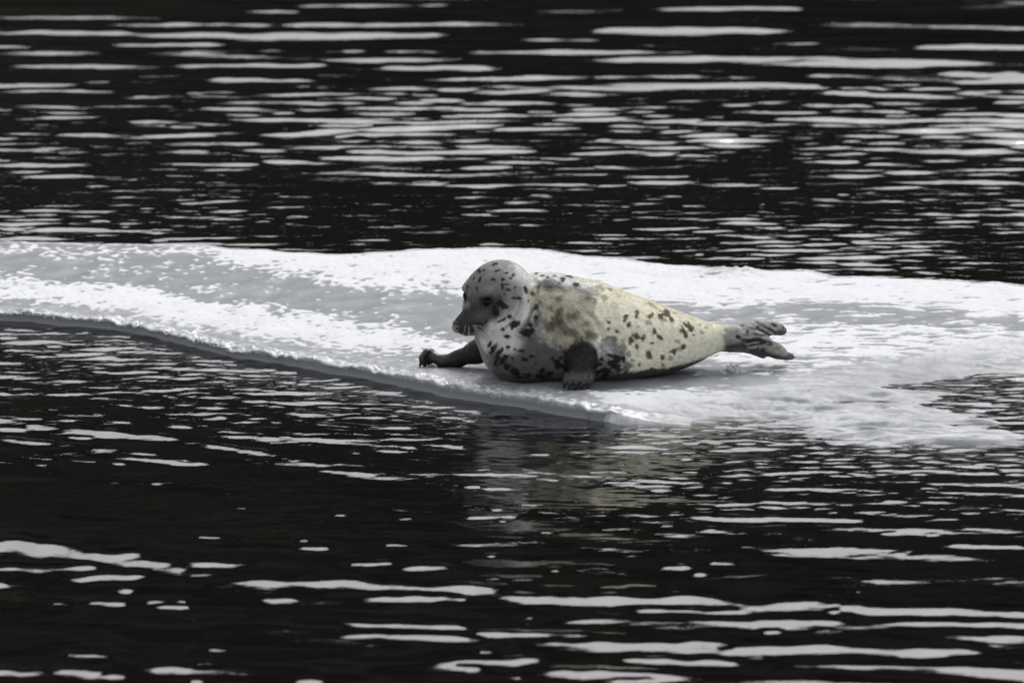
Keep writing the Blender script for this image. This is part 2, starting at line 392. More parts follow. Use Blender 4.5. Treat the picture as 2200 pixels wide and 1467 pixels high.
    flat = top - .007 * sstep(.03, .012, d)
    wk = sstep(.008, .03, sh)
    Z = np.where((d < .06) & (d > -.003), flat * (1 - wk) + Z * wk, Z)
    F = grid_faces(nx, ny)
    kf = keep.ravel()[F].all(1)
    F = F[kf]
    used = np.unique(F); remap = np.full(nx * ny, -1); remap[used] = np.arange(len(used))
    V = np.stack([X, Y, Z], -1).reshape(-1, 3)[used]
    mat, n, l, out = new_mat("sea_ice")
    p = n.new("ShaderNodeBsdfPrincipled")
    at = n.new("ShaderNodeAttribute"); at.attribute_name = "tone"
    wt = n.new("ShaderNodeAttribute"); wt.attribute_name = "wet"
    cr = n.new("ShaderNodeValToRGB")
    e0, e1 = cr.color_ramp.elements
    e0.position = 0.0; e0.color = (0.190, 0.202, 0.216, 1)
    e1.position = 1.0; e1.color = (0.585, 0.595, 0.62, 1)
    tc = n.new("ShaderNodeTexCoord"); no = n.new("ShaderNodeTexNoise"); no.inputs["Scale"].default_value = 90; no.inputs["Detail"].default_value = 4
    bp = n.new("ShaderNodeBump"); bp.inputs["Strength"].default_value = 0.4; bp.inputs["Distance"].default_value = 0.003
    l.new(tc.outputs["Object"], no.inputs["Vector"]); l.new(no.outputs[0], bp.inputs["Height"])
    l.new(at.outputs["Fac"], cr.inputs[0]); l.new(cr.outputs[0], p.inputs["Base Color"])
    mr = n.new("ShaderNodeMapRange"); mr.inputs[3].default_value = 0.75; mr.inputs[4].default_value = 0.16
    l.new(wt.outputs["Fac"], mr.inputs[0]); l.new(mr.outputs[0], p.inputs["Roughness"])
    l.new(bp.outputs[0], p.inputs["Normal"]); p.inputs["IOR"].default_value = 1.31
    l.new(p.outputs[0], out.inputs[0])
    wet = np.clip((1 - m) * .6 * (1 - sh2) + sh2 * .45 + rim * .5, 0, 1)
    root = bpy.data.objects.new("ice_floe", None); scene.collection.objects.link(root)
    root.location = (0, 0, 0)
    tag(root, "large flat white and grey ice floe with the seal on it", "ice floe")
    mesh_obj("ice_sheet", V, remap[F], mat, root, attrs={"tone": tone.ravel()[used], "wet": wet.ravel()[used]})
    # rim: lip, undercut side and submerged foot all round the sheet
    dens = []
    for a, b in zip(FLOE, np.roll(FLOE, -1, 0)):
        n_ = max(1, int(np.linalg.norm(b - a) / 0.009))
        for i in range(n_): dens.append(a + (b - a) * i / n_)
    dens = np.array(dens)
    for _ in range(3): dens = .5 * dens + .25 * (np.roll(dens, 1, 0) + np.roll(dens, -1, 0))
    tn = np.roll(dens, -2, 0) - np.roll(dens, 2, 0); tn /= np.linalg.norm(tn, axis=1, keepdims=True) + 1e-9
    area = np.sum(dens[:, 0] * np.roll(dens[:, 1], -1) - np.roll(dens[:, 0], -1) * dens[:, 1])
    inn = np.stack([-tn[:, 1], tn[:, 0]], -1) * (1 if area > 0 else -1)
    M_ = len(dens); rng = np.random.default_rng(4)
    def n1d(sig, seed):
        k = np.exp(-.5 * (np.arange(-40, 41) / sig) ** 2); w = np.random.default_rng(seed).standard_normal(M_)
        w = np.convolve(np.pad(w, 40, 'wrap'), k, 'valid'); return w / w.std()
    def samp(A, q):
        i = np.clip(((q[:, 0] - x0) / dx).astype(int), 0, nx - 1); j = np.clip(((q[:, 1] - y0) / dy).astype(int), 0, ny - 1)
        return A[j, i]
    q0 = dens + inn * .05
    zt = samp(top, q0); shp = samp(sh, q0)
    la, lb, lc = n1d(1.2, 1), n1d(3.5, 2), n1d(14, 3)
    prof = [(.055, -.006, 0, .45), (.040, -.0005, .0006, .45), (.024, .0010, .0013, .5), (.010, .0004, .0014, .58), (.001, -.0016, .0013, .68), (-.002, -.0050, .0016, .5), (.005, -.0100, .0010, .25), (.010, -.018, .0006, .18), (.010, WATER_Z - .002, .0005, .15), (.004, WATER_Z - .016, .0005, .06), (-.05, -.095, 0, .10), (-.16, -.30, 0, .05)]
    RV, RT = [], []
    for i, (dd, zz, nz_, tt_) in enumerate(prof):
        jit = rng.standard_normal(M_)
        off = dd + (.0018 * la + .002 * lb + .003 * lc) * (1 if 1 < i < 9 else .2)
        z_ = zz + np.where(i < 6, zt, 0) + nz_ * (.6 * la + .5 * jit + .6 * lb) - .075 * sstep(.04, .35, shp) + np.where(i >= 6, np.minimum(zt, 0), 0)
        RV.append(np.concatenate([dens + inn * off[:, None], z_[:, None]], 1))
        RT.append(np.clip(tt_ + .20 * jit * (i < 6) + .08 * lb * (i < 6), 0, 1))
    R_ = len(prof); ii = np.arange(M_)
    rf = np.concatenate([np.stack([r * M_ + ii, (r + 1) * M_ + ii, (r + 1) * M_ + np.roll(ii, -1), r * M_ + np.roll(ii, -1)], -1) for r in range(R_ - 1)])
    if area < 0: rf = rf[:, ::-1]
    PXc, PYc = project(dens[:, 0], dens[:, 1], 0.0)
    ok = (shp < .5); ok &= ~((PXc > 1950) & (PYc > 690)); rf = rf[ok[rf % M_].all(1)]
    mesh_obj("ice_rim", np.concatenate(RV), rf, mat, root, attrs={"tone": np.concatenate(RT), "wet": np.full(M_ * R_, .7)})
    # clear ice: icicles along the lip and small crystals standing on the sheet
    gm, n, l, out = new_mat("clear_ice")
    p = n.new("ShaderNodeBsdfPrincipled"); p.inputs["Base Color"].default_value = (.80, .84, .87, 1); p.inputs["Roughness"].default_value = .08
    p.inputs["IOR"].default_value = 1.31; p.inputs["Transmission Weight"].default_value = .55
    l.new(p.outputs[0], out.inputs[0])
    rng = np.random.default_rng(8)
    def shard(name, base, tip, r, bend):
        base, tip = np.array(base, float), np.array(tip, float); V = []
        ax = tip - base; ax /= np.linalg.norm(ax); a = np.cross(ax, (.3, .9, .2)); a /= np.linalg.norm(a); b = np.cross(ax, a)
        for k, (t, f) in enumerate(((-.15, 1.15), (.15, 1.0), (.45, .75), (.75, .45), (1.0, .10))):
            c = base + (tip - base) * t + bend * math.sin(t * 3)
            for q in range(6):
                ph = q * math.pi / 3 + .3 * k
                V.append(c + (a * math.cos(ph) + b * math.sin(ph)) * r * f * rng.uniform(.75, 1.2))
        Fc = [(k * 6 + q, k * 6 + (q + 1) % 6, k * 6 + 6 + (q + 1) % 6, k * 6 + 6 + q) for k in range(4) for q in range(6)] + [(5, 4, 3, 2, 1, 0), (24, 25, 26, 27, 28, 29)]
        mesh_obj(name, V, Fc, gm, root, smooth=False)
    PXd, PYd = project(dens[:, 0], dens[:, 1], 0.0)
    cand = np.where((PYd > 640) & (PXd > 0) & (PXd < 560))[0]
    for i in rng.choice(cand, 24, replace=False):
        q = dens[i] + inn[i] * .002; ln = rng.uniform(.008, .018)
        shard("icicle", (q[0], q[1], .000), (q[0] + rng.normal(0, .006), q[1] - .004, -ln), rng.uniform(.002, .0045), np.array([rng.normal(0, .002), -.002, 0]))
    for i in rng.choice(np.where((PYd > 760) & (PXd > 560) & (PXd < 1250))[0], 9, replace=False):
        q = dens[i] + inn[i] * .002
        shard("icicle", (q[0], q[1], -.002), (q[0], q[1] - .003, -.006 - rng.uniform(.004, .010)), rng.uniform(.002, .003), np.zeros(3))
    for (px, py, n_, sp, hgt) in ((1590, 797, 12, 30, .022), (1568, 790, 4, 8, .018), (1655, 800, 3, 10, .010), (1030, 812, 6, 60, .007), (1120, 836, 6, 60, .007)):
        for k in range(n_):
            g = ground(px + rng.normal(0, sp * .45), py + rng.normal(0, 2.5), -.002); h_ = hgt * rng.uniform(.4, 1)
            g[2] = samp(Z, g[None, :2])[0] - .002
            shard("ice_crystal", g, g + np.array([rng.normal(0, 1.0) * h_, rng.normal(0, .4) * h_, h_]), h_ * rng.uniform(.35, .65), np.array([rng.normal(0, .002), 0, 0]))
    return root
floe = build_floe()


# ------------------------------------------------------------------ the seal
VH = 0.0045
SX0, SY0, SZ0 = -0.37, -0.95, -0.02
SNX, SNY, SNZ = int(1.40 / VH), int(0.78 / VH), int(0.50 / VH)
GX = (SX0 + VH * np.arange(SNX)).astype(np.float32)
GY = (SY0 + VH * np.arange(SNY)).astype(np.float32)
GZ = (SZ0 + VH * np.arange(SNZ)).astype(np.float32)
FIELD = np.full((SNX, SNY, SNZ), 1.0, np.float32)

def _sub(lo, hi):
    s = []
    for a, b, g0, n in ((lo[0], hi[0], SX0, SNX), (lo[1], hi[1], SY0, SNY), (lo[2], hi[2], SZ0, SNZ)):
        s.append(slice(max(0, int((a - g0) / VH) - 1), min(n, int((b - g0) / VH) + 2)))
    return tuple(s)

def _pts(s):
    return GX[s[0]][:, None, None], GY[s[1]][None, :, None], GZ[s[2]][None, None, :]

def _smin(a, b, k):
    h = np.maximum(k - np.abs(a - b), 0) / k
    return np.minimum(a, b) - h * h * k * 0.25

def _blend(s, d, k, cut=False):
    if cut:
        FIELD[s] = -_smin(-FIELD[s], d, k)          # carve d out
    else:
        FIELD[s] = _smin(FIELD[s], d, k)

def ball(c, r, k=0.03, R=None, cut=False):
    r = np.array(r, float) * np.ones(3); m = r.max() + 0.05
    s = _sub(c - m, c + m); x, y, z = _pts(s)
    x, y, z = x - c[0], y - c[1], z - c[2]
    if R is not None:                                # rows of R: local axes
        x, y, z = (R[0][0] * x + R[0][1] * y + R[0][2] * z, R[1][0] * x + R[1][1] * y + R[1][2] * z, R[2][0] * x + R[2][1] * y + R[2][2] * z)
    k0 = np.sqrt((x / r[0]) ** 2 + (y / r[1]) ** 2 + (z / r[2]) ** 2)
    k1 = np.sqrt((x / r[0] ** 2) ** 2 + (y / r[1] ** 2) ** 2 + (z / r[2] ** 2) ** 2) + 1e-6
    _blend(s, k0 * (k0 - 1) / k1, k, cut)

def limb(a, b, ra, rb, k=0.03, cut=False):
    a, b = np.array(a, float), np.array(b, float)
    m = max(ra, rb) + 0.05
    s = _sub(np.minimum(a, b) - m, np.maximum(a, b) + m); x, y, z = _pts(s)
    e = b - a; L = e @ e + 1e-9
    t = np.clip(((x - a[0]) * e[0] + (y - a[1]) * e[1] + (z - a[2]) * e[2]) / L, 0, 1)
    d = np.sqrt((x - a[0] - t * e[0]) ** 2 + (y - a[1] - t * e[1]) ** 2 + (z - a[2] - t * e[2]) ** 2) - (ra + (rb - ra) * t)
    _blend(s, d, k, cut)

def chain(pts, radii, k=0.03):
    for i in range(len(pts) - 1):
        limb(pts[i], pts[i + 1], radii[i], radii[i + 1], k)

def unit(v):
    v = np.array(v, float); return v / np.linalg.norm(v)

# trunk: measured from the outline of the back and the belly, lying on the ice
AX = np.array([math.cos(math.radians(18)), math.sin(math.radians(18)), 0.0])
AP = np.array([-AX[1], AX[0], 0.0])
O0 = np.array([0.10, -0.57, 0.0])
def val(py): return (733.5 - py) / 640.0
nodes = []
for px, top, bot, hw, y, z in ((1095, 640, 795, .105, -.590, None), (1112, 615, 808, .140, -.585, None), (1150, 588, 814, .175, -.575, None), (1200, 588, 816, .195, -.57, None), (1250, 599, 814, .200, -.555, None),
                               (1300, 613, 813, .195, -.54, None), (1350, 630, 809, .175, -.515, None), (1400, 648, 802, .150, -.485, None),
                               (1450, 666, 790, .120, -.455, None), (1490, 682, 775, .085, -.43, None), (1520, 692, 760, .062, -.415, None), (1548, 699, 750, .047, -.405, None), (1575, 702, 745, .036, -.395, None)):
    vt, vb = val(top), val(bot)
    half = (vt - vb) / 2; hh = math.sqrt(max(half ** 2 - (SI * hw) ** 2, 1e-4)) / CO
    zc = ((vt + vb) / 2 - SI * y) / CO
    if px < 1460: zc = max(zc, hh - 0.008); zc = min(zc, hh + 0.012)
    c = np.array([(px - 1100) / 640.0, y, zc])
    rel = c - O0
    nodes.append((rel @ AX, rel @ AP, zc, hw, hh))
nodes = np.array(nodes)
def trunk():
    s = (slice(0, SNX), slice(0, SNY), slice(0, SNZ)); x, y, z = _pts(s)
    t = (x - O0[0]) * AX[0] + (y - O0[1]) * AX[1] + 0 * z
    u = (x - O0[0]) * AP[0] + (y - O0[1]) * AP[1] + 0 * z
    T = nodes[:, 0]
    tt = np.linspace(T[0], T[-1], 300)
    def sm(v):
        w = np.interp(tt, T, v); k = np.exp(-np.linspace(-2, 2, 31) ** 2); k /= k.sum()
        return np.convolve(np.pad(w, 15, 'edge'), k, 'valid')
    f = lambda i: np.interp(np.clip(t[:, :, 0], T[0], T[-1]), tt, sm(nodes[:, i]))[:, :, None].astype(np.float32)
    cu, cz, a, b = f(1), f(2), f(3), f(4)
    uu, vv = np.abs(u - cu) / a, (z - cz) / b
    pw = np.where(vv < 0, 2.7, 2.1)
    rr = (uu ** pw + np.abs(vv) ** pw) ** (1 / pw)
    d = (rr - 1) * np.minimum(a, b)
    over = np.maximum(np.maximum(T[0] - t, t - T[-1]), 0)
    d = np.sqrt(np.maximum(d, 0) ** 2 + over ** 2) + np.minimum(d, 0) + np.where(over > 0, .0, 0)
    FIELD[s] = np.minimum(FIELD[s], d.astype(np.float32))
trunk()

# head frame: faces left and a little towards the camera, looking slightly down
HC = at_y(1075, 634, -0.635)
HF = unit((-.845, -.535, 0)); HL = unit((.535, -.845, 0)); HU = np.array([0, 0, 1.0])
def hp(f, l, u): return HC + HF * f + HL * l + HU * u
HR = np.array([HF, HL, HU])
tilt = math.radians(28)
SF = HF * math.cos(tilt) - HU * math.sin(tilt); SU = HF * math.sin(tilt) + HU * math.cos(tilt)
SR = np.array([SF, HL, SU])

# neck and chest
ball(np.array([0.045, -.60, .135]), (.120, .165, .135), .05)
limb(hp(-.026, 0, -.03), np.array([.050, -.595, .155]), .098, .145, .03)
limb(hp(.005, 0, -.05), np.array([.015, -.62, .13]), .092, .120, .05)
limb(np.array([.12, -.56, .17]), np.array([.25, -.53, .16]), .14, .14, .04)
# skull, brow, cheeks, muzzle
ball(hp(0, 0, .004), (.112, .106, .112), .03, HR)
ball(hp(.048, 0, .012), (.070, .084, .066), .03, SR)
for s in (-1, 1):
    ball(hp(.045, .046 * s, -.052), (.062, .052, .056), .04, SR)
limb(hp(.070, 0, -.036), hp(.150, 0, -.078), .047, .025, .03)
for s in (-1, 1):
    ball(hp(.141, .0195 * s, -.088), (.033, .025, .0225), .012, SR)
ball(hp(.168, 0, -.079), (.014, .018, .013), .008, SR)
limb(hp(.065, 0, -.088), hp(.132, 0, -.108), .044, .014, .018)
# brow ridges and eye sockets
for s in (-1, 1):
    ball(hp(.084, .056 * s, .027), (.030, .024, .013), .02, SR)
    ball(hp(.125, .050 * s, -.018), (.030, .022, .024), .025, SR, cut=True)
    ball(hp(.104, .076 * s, .000), (.024, .021, .0165), .010, SR, cut=True)
EYE = [hp(.0800, .0572, -.004), hp(.086, -.0595, -.003)]

# near foreflipper
sh_ = at_y(1250, 714, -.655); el = at_y(1247, 758, -.735); wr = at_y(1247, 792, -.765)
limb(sh_, el, .052, .042, .04)
limb(el, wr, .042, .0385, .02)
limb(at_y(1264, 745, -.70), at_y(1272, 798, -.755), .014, .008, .012)      # trailing edge of the flipper
limb(at_y(1218, 807, -.770), at_y(1270, 808, -.763), .0165, .0175, .010)   # knuckles
NEAR_CLAW = []
for i, (px, top, bot) in enumerate(((1214, 808, 826), (1226, 806, 828), (1239, 806, 829), (1253, 807, 830), (1266, 808, 826))):
    a = at_y(px + 3, top - 2, -.784); m0 = at_y(px + 2, (top + bot) / 2 - 1, -.808); b = at_y(px, bot - 3, -.814)
    chain([a, m0, b], [.0125, .0112, .0085], .002)
    NEAR_CLAW.append((at_y(px + 1, bot - 1, -.818), at_y(px - 4, bot + 10, -.828)))

for px in (1222, 1235, 1248, 1262):                                         # clefts between the toes
    limb(at_y(px + 2, 808, -.815), at_y(px, 830, -.830), .0050, .0070, .003, cut=True)

# far foreflipper, reaching forward on the ice
a0 = at_y(1068, 735, -0.442); a1 = at_y(1025, 756, -0.447); a2 = at_y(985, 770, -0.432); a3 = at_y(953, 775, -0.417); a4 = at_y(932, 768, -0.407); a5 = at_y(921, 755, -0.402)
chain([a0, a1, a2, a3], [.055, .036, .024, .018], .02)
chain([a3, a4, a5], [.018, .016, .012], .012)
limb(at_y(990, 778, -0.422), at_y(945, 783, -0.412), .011, .009, .012)
FAR_CLAW = []
for px, y0, py in ((905, -.422, 781), (913, -.404, 783), (922, -.387, 780), (930, -.372, 776)):
    k0 = at_y(919 + (px - 912) * .45, 757, -.402 + (y0 + .402) * .5); k1 = at_y(px + 2, 769, y0); k2 = at_y(px, py, y0)
    chain([k0, k1, k2], [.012, .0105, .0075], .007)
    FAR_CLAW.append((k2, at_y(px - 3, py + 9, y0 - .004)))

# hind flippers trailing behind, soles together
h0 = at_y(1556, 723, -.40); h1 = at_y(1606, 722, -.385)
limb(h0, h1, .038, .040, .02)
def fan(c, dirpx, half, hgt, thk, k=.012, y=-.38):
    ax = unit(at_y(c[0] + dirpx[0], c[1] + dirpx[1], y + .02) - at_y(c[0], c[1], y))
    up = unit(np.array([0, 0.25, 1.0]) - ax * (ax @ np.array([0, 0.25, 1.0])))
    sd_ = np.cross(ax, up)
    ball(at_y(c[0], c[1], y), (half, thk, hgt), k, np.array([ax, sd_, up]))
fan((1628, 710), (40, -5), .058, .031, .026, .015, -.385)
fan((1655, 702), (40, 6), .050, .0235, .022, .008, -.375)
fan((1664, 705), (40, 12), .046, .0225, .013, .003, -.345)
fan((1615, 724), (40, 8), .060, .020, .024, .008, -.405)
fan((1638, 726), (40, 22), .044, .013, .021, .004, -.410)
fan((1630, 742), (40, 15), .072, .032, .022, .012, -.390)
fan((1664, 752), (40, 18), .050, .0270, .019, .006, -.390)
fan((1674, 761), (40, 8), .058, .0170, .013, .003, -.355)
chain([at_y(1528, 748, -.385), at_y(1568, 750, -.375), at_y(1605, 753, -.365), at_y(1640, 764, -.355)], [.010, .010, .008, .010], .005)

# flatten on the ice
FIELD[:] = np.maximum(FIELD, (0.0005 - GZ)[None, None, :])

def surface_net(F):
    S = F < 0
    nx, ny, nz = F.shape
    cnt = np.zeros((nx - 1, ny - 1, nz - 1), np.int8)
    for i in (0, 1):
        for j in (0, 1):
            for k in (0, 1):
                cnt += S[i:nx - 1 + i, j:ny - 1 + j, k:nz - 1 + k]
    act = (cnt > 0) & (cnt < 8)
    I = np.argwhere(act); idx = np.full(act.shape, -1, np.int64); idx[act] = np.arange(len(I))
    P = np.zeros((len(I), 3)); W = np.zeros(len(I))
    corners = [(i, j, k) for i in (0, 1) for j in (0, 1) for k in (0, 1)]
    for a in corners:
        for ax in range(3):
            if a[ax]: continue
            b = list(a); b[ax] = 1
            fa = F[I[:, 0] + a[0], I[:, 1] + a[1], I[:, 2] + a[2]]; fb = F[I[:, 0] + b[0], I[:, 1] + b[1], I[:, 2] + b[2]]
            c = (fa < 0) != (fb < 0)
            t = np.where(c, fa / np.where(c, fa - fb, 1), 0)
            p = I + np.array(a); p = p.astype(float); p[:, ax] += t
            P += p * c[:, None]; W += c
    P /= W[:, None]
    quads = []
    for ax in range(3):
        b, c = (ax + 1) % 3, (ax + 2) % 3
        sl0 = [slice(None)] * 3; sl1 = [slice(None)] * 3
        sl0[ax] = slice(0, F.shape[ax] - 1); sl1[ax] = slice(1, None)
        ch = np.argwhere(S[tuple(sl0)] != S[tuple(sl1)])
        ok = (ch[:, b] > 0) & (ch[:, c] > 0) & (ch[:, b] < F.shape[b] - 1) & (ch[:, c] < F.shape[c] - 1)
        ch = ch[ok]
        def cell(db, dc):
            q = ch.copy(); q[:, b] -= db; q[:, c] -= dc
            return idx[q[:, 0], q[:, 1], q[:, 2]]
        q = np.stack([cell(1, 1), cell(0, 1), cell(0, 0), cell(1, 0)], -1)
        flip = ~S[ch[:, 0], ch[:, 1], ch[:, 2]]
        q[flip] = q[flip][:, ::-1]
        quads.append(q)
    return P * VH + np.array([SX0, SY0, SZ0]), np.concatenate(quads)

SV, SF_ = surface_net(FIELD)

def vnormals(V, Fq):
    n = np.cross(V[Fq[:, 2]] - V[Fq[:, 0]], V[Fq[:, 3]] - V[Fq[:, 1]])
    out = np.zeros_like(V)
    for i in range(4): np.add.at(out, Fq[:, i], n)
    return out / (np.linalg.norm(out, axis=1, keepdims=True) + 1e-12)

def relax(V, Fq, it, w=.5):
    e = np.concatenate([Fq[:, [0, 1]], Fq[:, [1, 2]], Fq[:, [2, 3]], Fq[:, [3, 0]]])
    deg = np.bincount(e.ravel(), minlength=len(V))[:, None]
    for q in range(it):
        s = np.zeros_like(V)
        for a in range(3):
            s[:, a] = np.bincount(e[:, 0], V[e[:, 1], a], len(V)) + np.bincount(e[:, 1], V[e[:, 0], a], len(V))
        V = V + (s / deg - V) * (w if q % 2 == 0 else -w * 1.02)
    return V
SV = relax(SV, SF_, 4)
SN = vnormals(SV, SF_)

def hit_maker(V, Fq):
    bvh = BVHTree.FromPolygons([tuple(v) for v in V], [tuple(int(i) for i in f) for f in Fq])
    def hit(px, py):
        d = ray(px, py); r = bvh.ray_cast(Vector(CAM), Vector(d).normalized())
        return None if r[0] is None else np.array(r[0])
    return hit
hit = hit_maker(SV, SF_)

def noise3(P, scale, seed):
    rng = np.random.default_rng(seed); T = rng.standard_normal((32, 32, 32))
    Q = P / scale; i = np.floor(Q).astype(int); f = Q - i; f = f * f * (3 - 2 * f)
    out = 0
    for a in (0, 1):
        for b in (0, 1):
            for c in (0, 1):
                w = (f[:, 0] if a else 1 - f[:, 0]) * (f[:, 1] if b else 1 - f[:, 1]) * (f[:, 2] if c else 1 - f[:, 2])
                out = out + w * T[(i[:, 0] + a) % 32, (i[:, 1] + b) % 32, (i[:, 2] + c) % 32]
    return out

# skin creases: neck folds and toe grooves, pressed into the surface
def crease(pix, width, depth):
    pts = [h for h in (hit(*p) for p in pix) if h is not None]
    best = np.full(len(SV), 9.0)
    for a, b in zip(pts[:-1], pts[1:]):
        if np.linalg.norm(a - b) > .06: continue
        e = b - a; t = np.clip(((SV - a) @ e) / (e @ e + 1e-9), 0, 1)
        best = np.minimum(best, np.linalg.norm(SV - a - t[:, None] * e, axis=1))
    return -depth * np.exp(-(best / width) ** 2) + 0.45 * depth * np.exp(-((best - 2.2 * width) / (1.1 * width)) ** 2)
disp = np.zeros(len(SV))
for pix, w, dp in (
    ([(1146, 622), (1147, 645), (1143, 668), (1136, 688), (1127, 703), (1117, 714)], .0050, .0180),
    ([(1119, 646), (1116, 661), (1110, 676), (1103, 688), (1096, 698), (1086, 706)], .0045, .0130),
    ([(1138, 588), (1147, 600), (1153, 620), (1156, 645), (1155, 675), (1150, 700)], .006, .013),
    ([(1240, 650), (1258, 668), (1276, 690), (1290, 712), (1297, 725)], .008, .008),
    ([(1620, 692), (1632, 698), (1646, 706), (1660, 714)], .004, .006),
    ([(1612, 707), (1632, 711), (1648, 718), (1660, 724)], .004, .005),
    ([(1600, 722), (1625, 720), (1645, 723), (1660, 727)], .004, .004),
    ([(1610, 745), (1632, 741), (1650, 736), (1672, 730)], .004, .006),
    ([(1612, 750), (1630, 745), (1645, 740)], .003, .004),
    ([(976, 706), (990, 710), (1005, 711), (1022, 709), (1036, 700), (1044, 694)], .003, .004),
    ([(1223, 809), (1221, 828)] , .003, .0075), ([(1235, 808), (1233, 829)], .003, .0075), ([(1249, 808), (1247, 830)], .003, .0075), ([(1262, 809), (1260, 829)], .003, .0075),
    ([(1281, 770), (1275, 785), (1283, 800)], .004, .003),
):
    disp += crease(pix, w, dp)
SV = SV + SN * disp[:, None]
SN = vnormals(SV, SF_)
hit = hit_maker(SV, SF_)

# coat colours, with some shading and highlights painted in, as marks on the skin
CREAM = np.array([.74, .725, .60]); GREY = np.array([.265, .26, .252]); LGREY = np.array([.64, .635, .62]); DARK = np.array([.060, .058, .060])  # light grey raised to carry highlights on head top and saddle
BLACK = np.array([.016, .016, .017]); BROWN = np.array([.105, .080, .042]); MID = np.array([.150, .148, .150])
col = np.zeros((len(SV), 3)); col[:] = CREAM
n1, n2, n3 = noise3(SV, .05, 1), noise3(SV, .018, 2), noise3(SV, .008, 3)
wob = .35 * n1 + .35 * n2 + .2 * n3
def lay(mask, c):
    global col
    col = col * (1 - mask[:, None]) + c * mask[:, None]
def blob(c, r, soft=.35, jag=.25):
    d = np.linalg.norm((SV - c) / np.array(r), axis=1)
    return sstep(1 + soft, 1 - soft, d + jag * wob)
def at(px, py):
    h = hit(px, py)
    return h if h is not None else at_y(px, py, -.45)
flank = sstep(-.3, .6, n1) * .25
lay(flank, np.array([.60, .565, .43]))
back_z = sstep(.55, .95, SN[:, 2]) * .35
lay(back_z, np.array([.56, .51, .39]))
# grey head, neck, chest and saddle
neck_d = (SV - np.array([.075, -.60, .20])) @ unit((.85, .42, .30))
lay(sstep(.050, -.005, neck_d + .012 * wob), GREY)
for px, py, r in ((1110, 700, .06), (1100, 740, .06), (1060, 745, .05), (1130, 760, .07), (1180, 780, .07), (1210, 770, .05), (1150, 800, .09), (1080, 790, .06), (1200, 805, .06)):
    lay(blob(at(px, py), r), GREY * (1.0 if py < 755 else .42))  # lower chest darker: underside shading put into the coat colour
for px, py, r, c in ((1170, 588, .05, LGREY), (1200, 596, .055, LGREY), (1225, 606, .05, LGREY), (1235, 625, .035, GREY), (1255, 612, .035, LGREY), (1160, 600, .04, LGREY), (1185, 612, .035, GREY), (1205, 618, .03, GREY), (1170, 612, .025, MID)):
    lay(blob(at(px, py), r), c)
for px, py, r, c in ((1110, 580, .05, LGREY), (1135, 600, .045, LGREY), (1138, 640, .03, LGREY), (1125, 670, .035, LGREY), (1100, 690, .035, LGREY), (1080, 715, .035, LGREY * 1.1), (1060, 700, .03, LGREY * 1.15), (1055, 722, .035, LGREY * 1.1), (1040, 735, .03, LGREY), (1090, 735, .04, LGREY)):
    lay(blob(at(px, py), r, .6), c)
# belly patch behind the near flipper, dark olive line along the belly
for px, py, r, c in ((1310, 742, .032, MID), (1300, 765, .040, LGREY * .8), (1318, 768, .042, LGREY * .7), (1300, 785, .05, GREY), (1320, 785, .05, GREY), (1335, 750, .03, GREY), (1310, 800, .045, MID)):
    lay(blob(at(px, py), r, .30, .75), c)
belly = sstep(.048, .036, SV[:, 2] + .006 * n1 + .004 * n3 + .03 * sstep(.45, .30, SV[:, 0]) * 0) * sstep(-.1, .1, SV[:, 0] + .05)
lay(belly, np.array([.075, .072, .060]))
# yellow shoulder tuft
for px, py, r, c in ((1175, 640, .05, CREAM * 1.0), (1190, 670, .055, CREAM * .95), (1210, 695, .05, CREAM * .9), (1230, 650, .05, CREAM * .95), (1240, 690, .045, CREAM * .8), (1185, 705, .035, CREAM * .8), (1215, 722, .03, CREAM * .75)):
    lay(blob(at(px, py), r, .45, .9), c)
mottle = sstep(.3, 1.3, noise3(SV * np.array([1, 1, .4]), .013, 7) + .4 * n3)  # darker hair streaks within the tuft
tuft = np.zeros(len(SV))
for px, py, r in ((1175, 640, .05), (1190, 670, .055), (1210, 695, .055), (1235, 650, .05), (1240, 690, .05), (1190, 710, .04), (1222, 720, .04), (1262, 690, .03)):
    tuft = np.maximum(tuft, blob(at(px, py), r, .4, .3))
lay(mottle * tuft * .75, np.array([.19, .165, .115]))
for px, py, r in ((1190, 682, .020), (1178, 696, .016), (1204, 700, .022), (1218, 674, .014), (1196, 664, .012), (1228, 708, .016), (1258, 712, .016), (1262, 725, .016), (1240, 732, .02), (1250, 690, .010), (1175, 655, .010)):
    lay(blob(at(px, py), r, .5, .5) * .78, np.array([.07, .06, .042]))
for px, py, r in ((1236, 648, .016), (1246, 660, .016), (1256, 674, .016), (1266, 690, .015), (1276, 706, .014), (1285, 722, .013)):
    lay(blob(at(px, py), r, .5, .3) * .8, CREAM * 1.12)
for px, py, r, c in ((1272, 722, .020, GREY), (1262, 738, .018, GREY * .7), (1180, 614, .022, MID), (1200, 618, .018, MID), (1165, 612, .02, MID), (1215, 605, .03, LGREY), (1240, 606, .03, LGREY), (1262, 618, .025, LGREY * .9), (1250, 630, .022, GREY * 1.2), (1275, 625, .018, GREY * 1.3)):
    lay(blob(at(px, py), r, .6, .7) * .85, c)
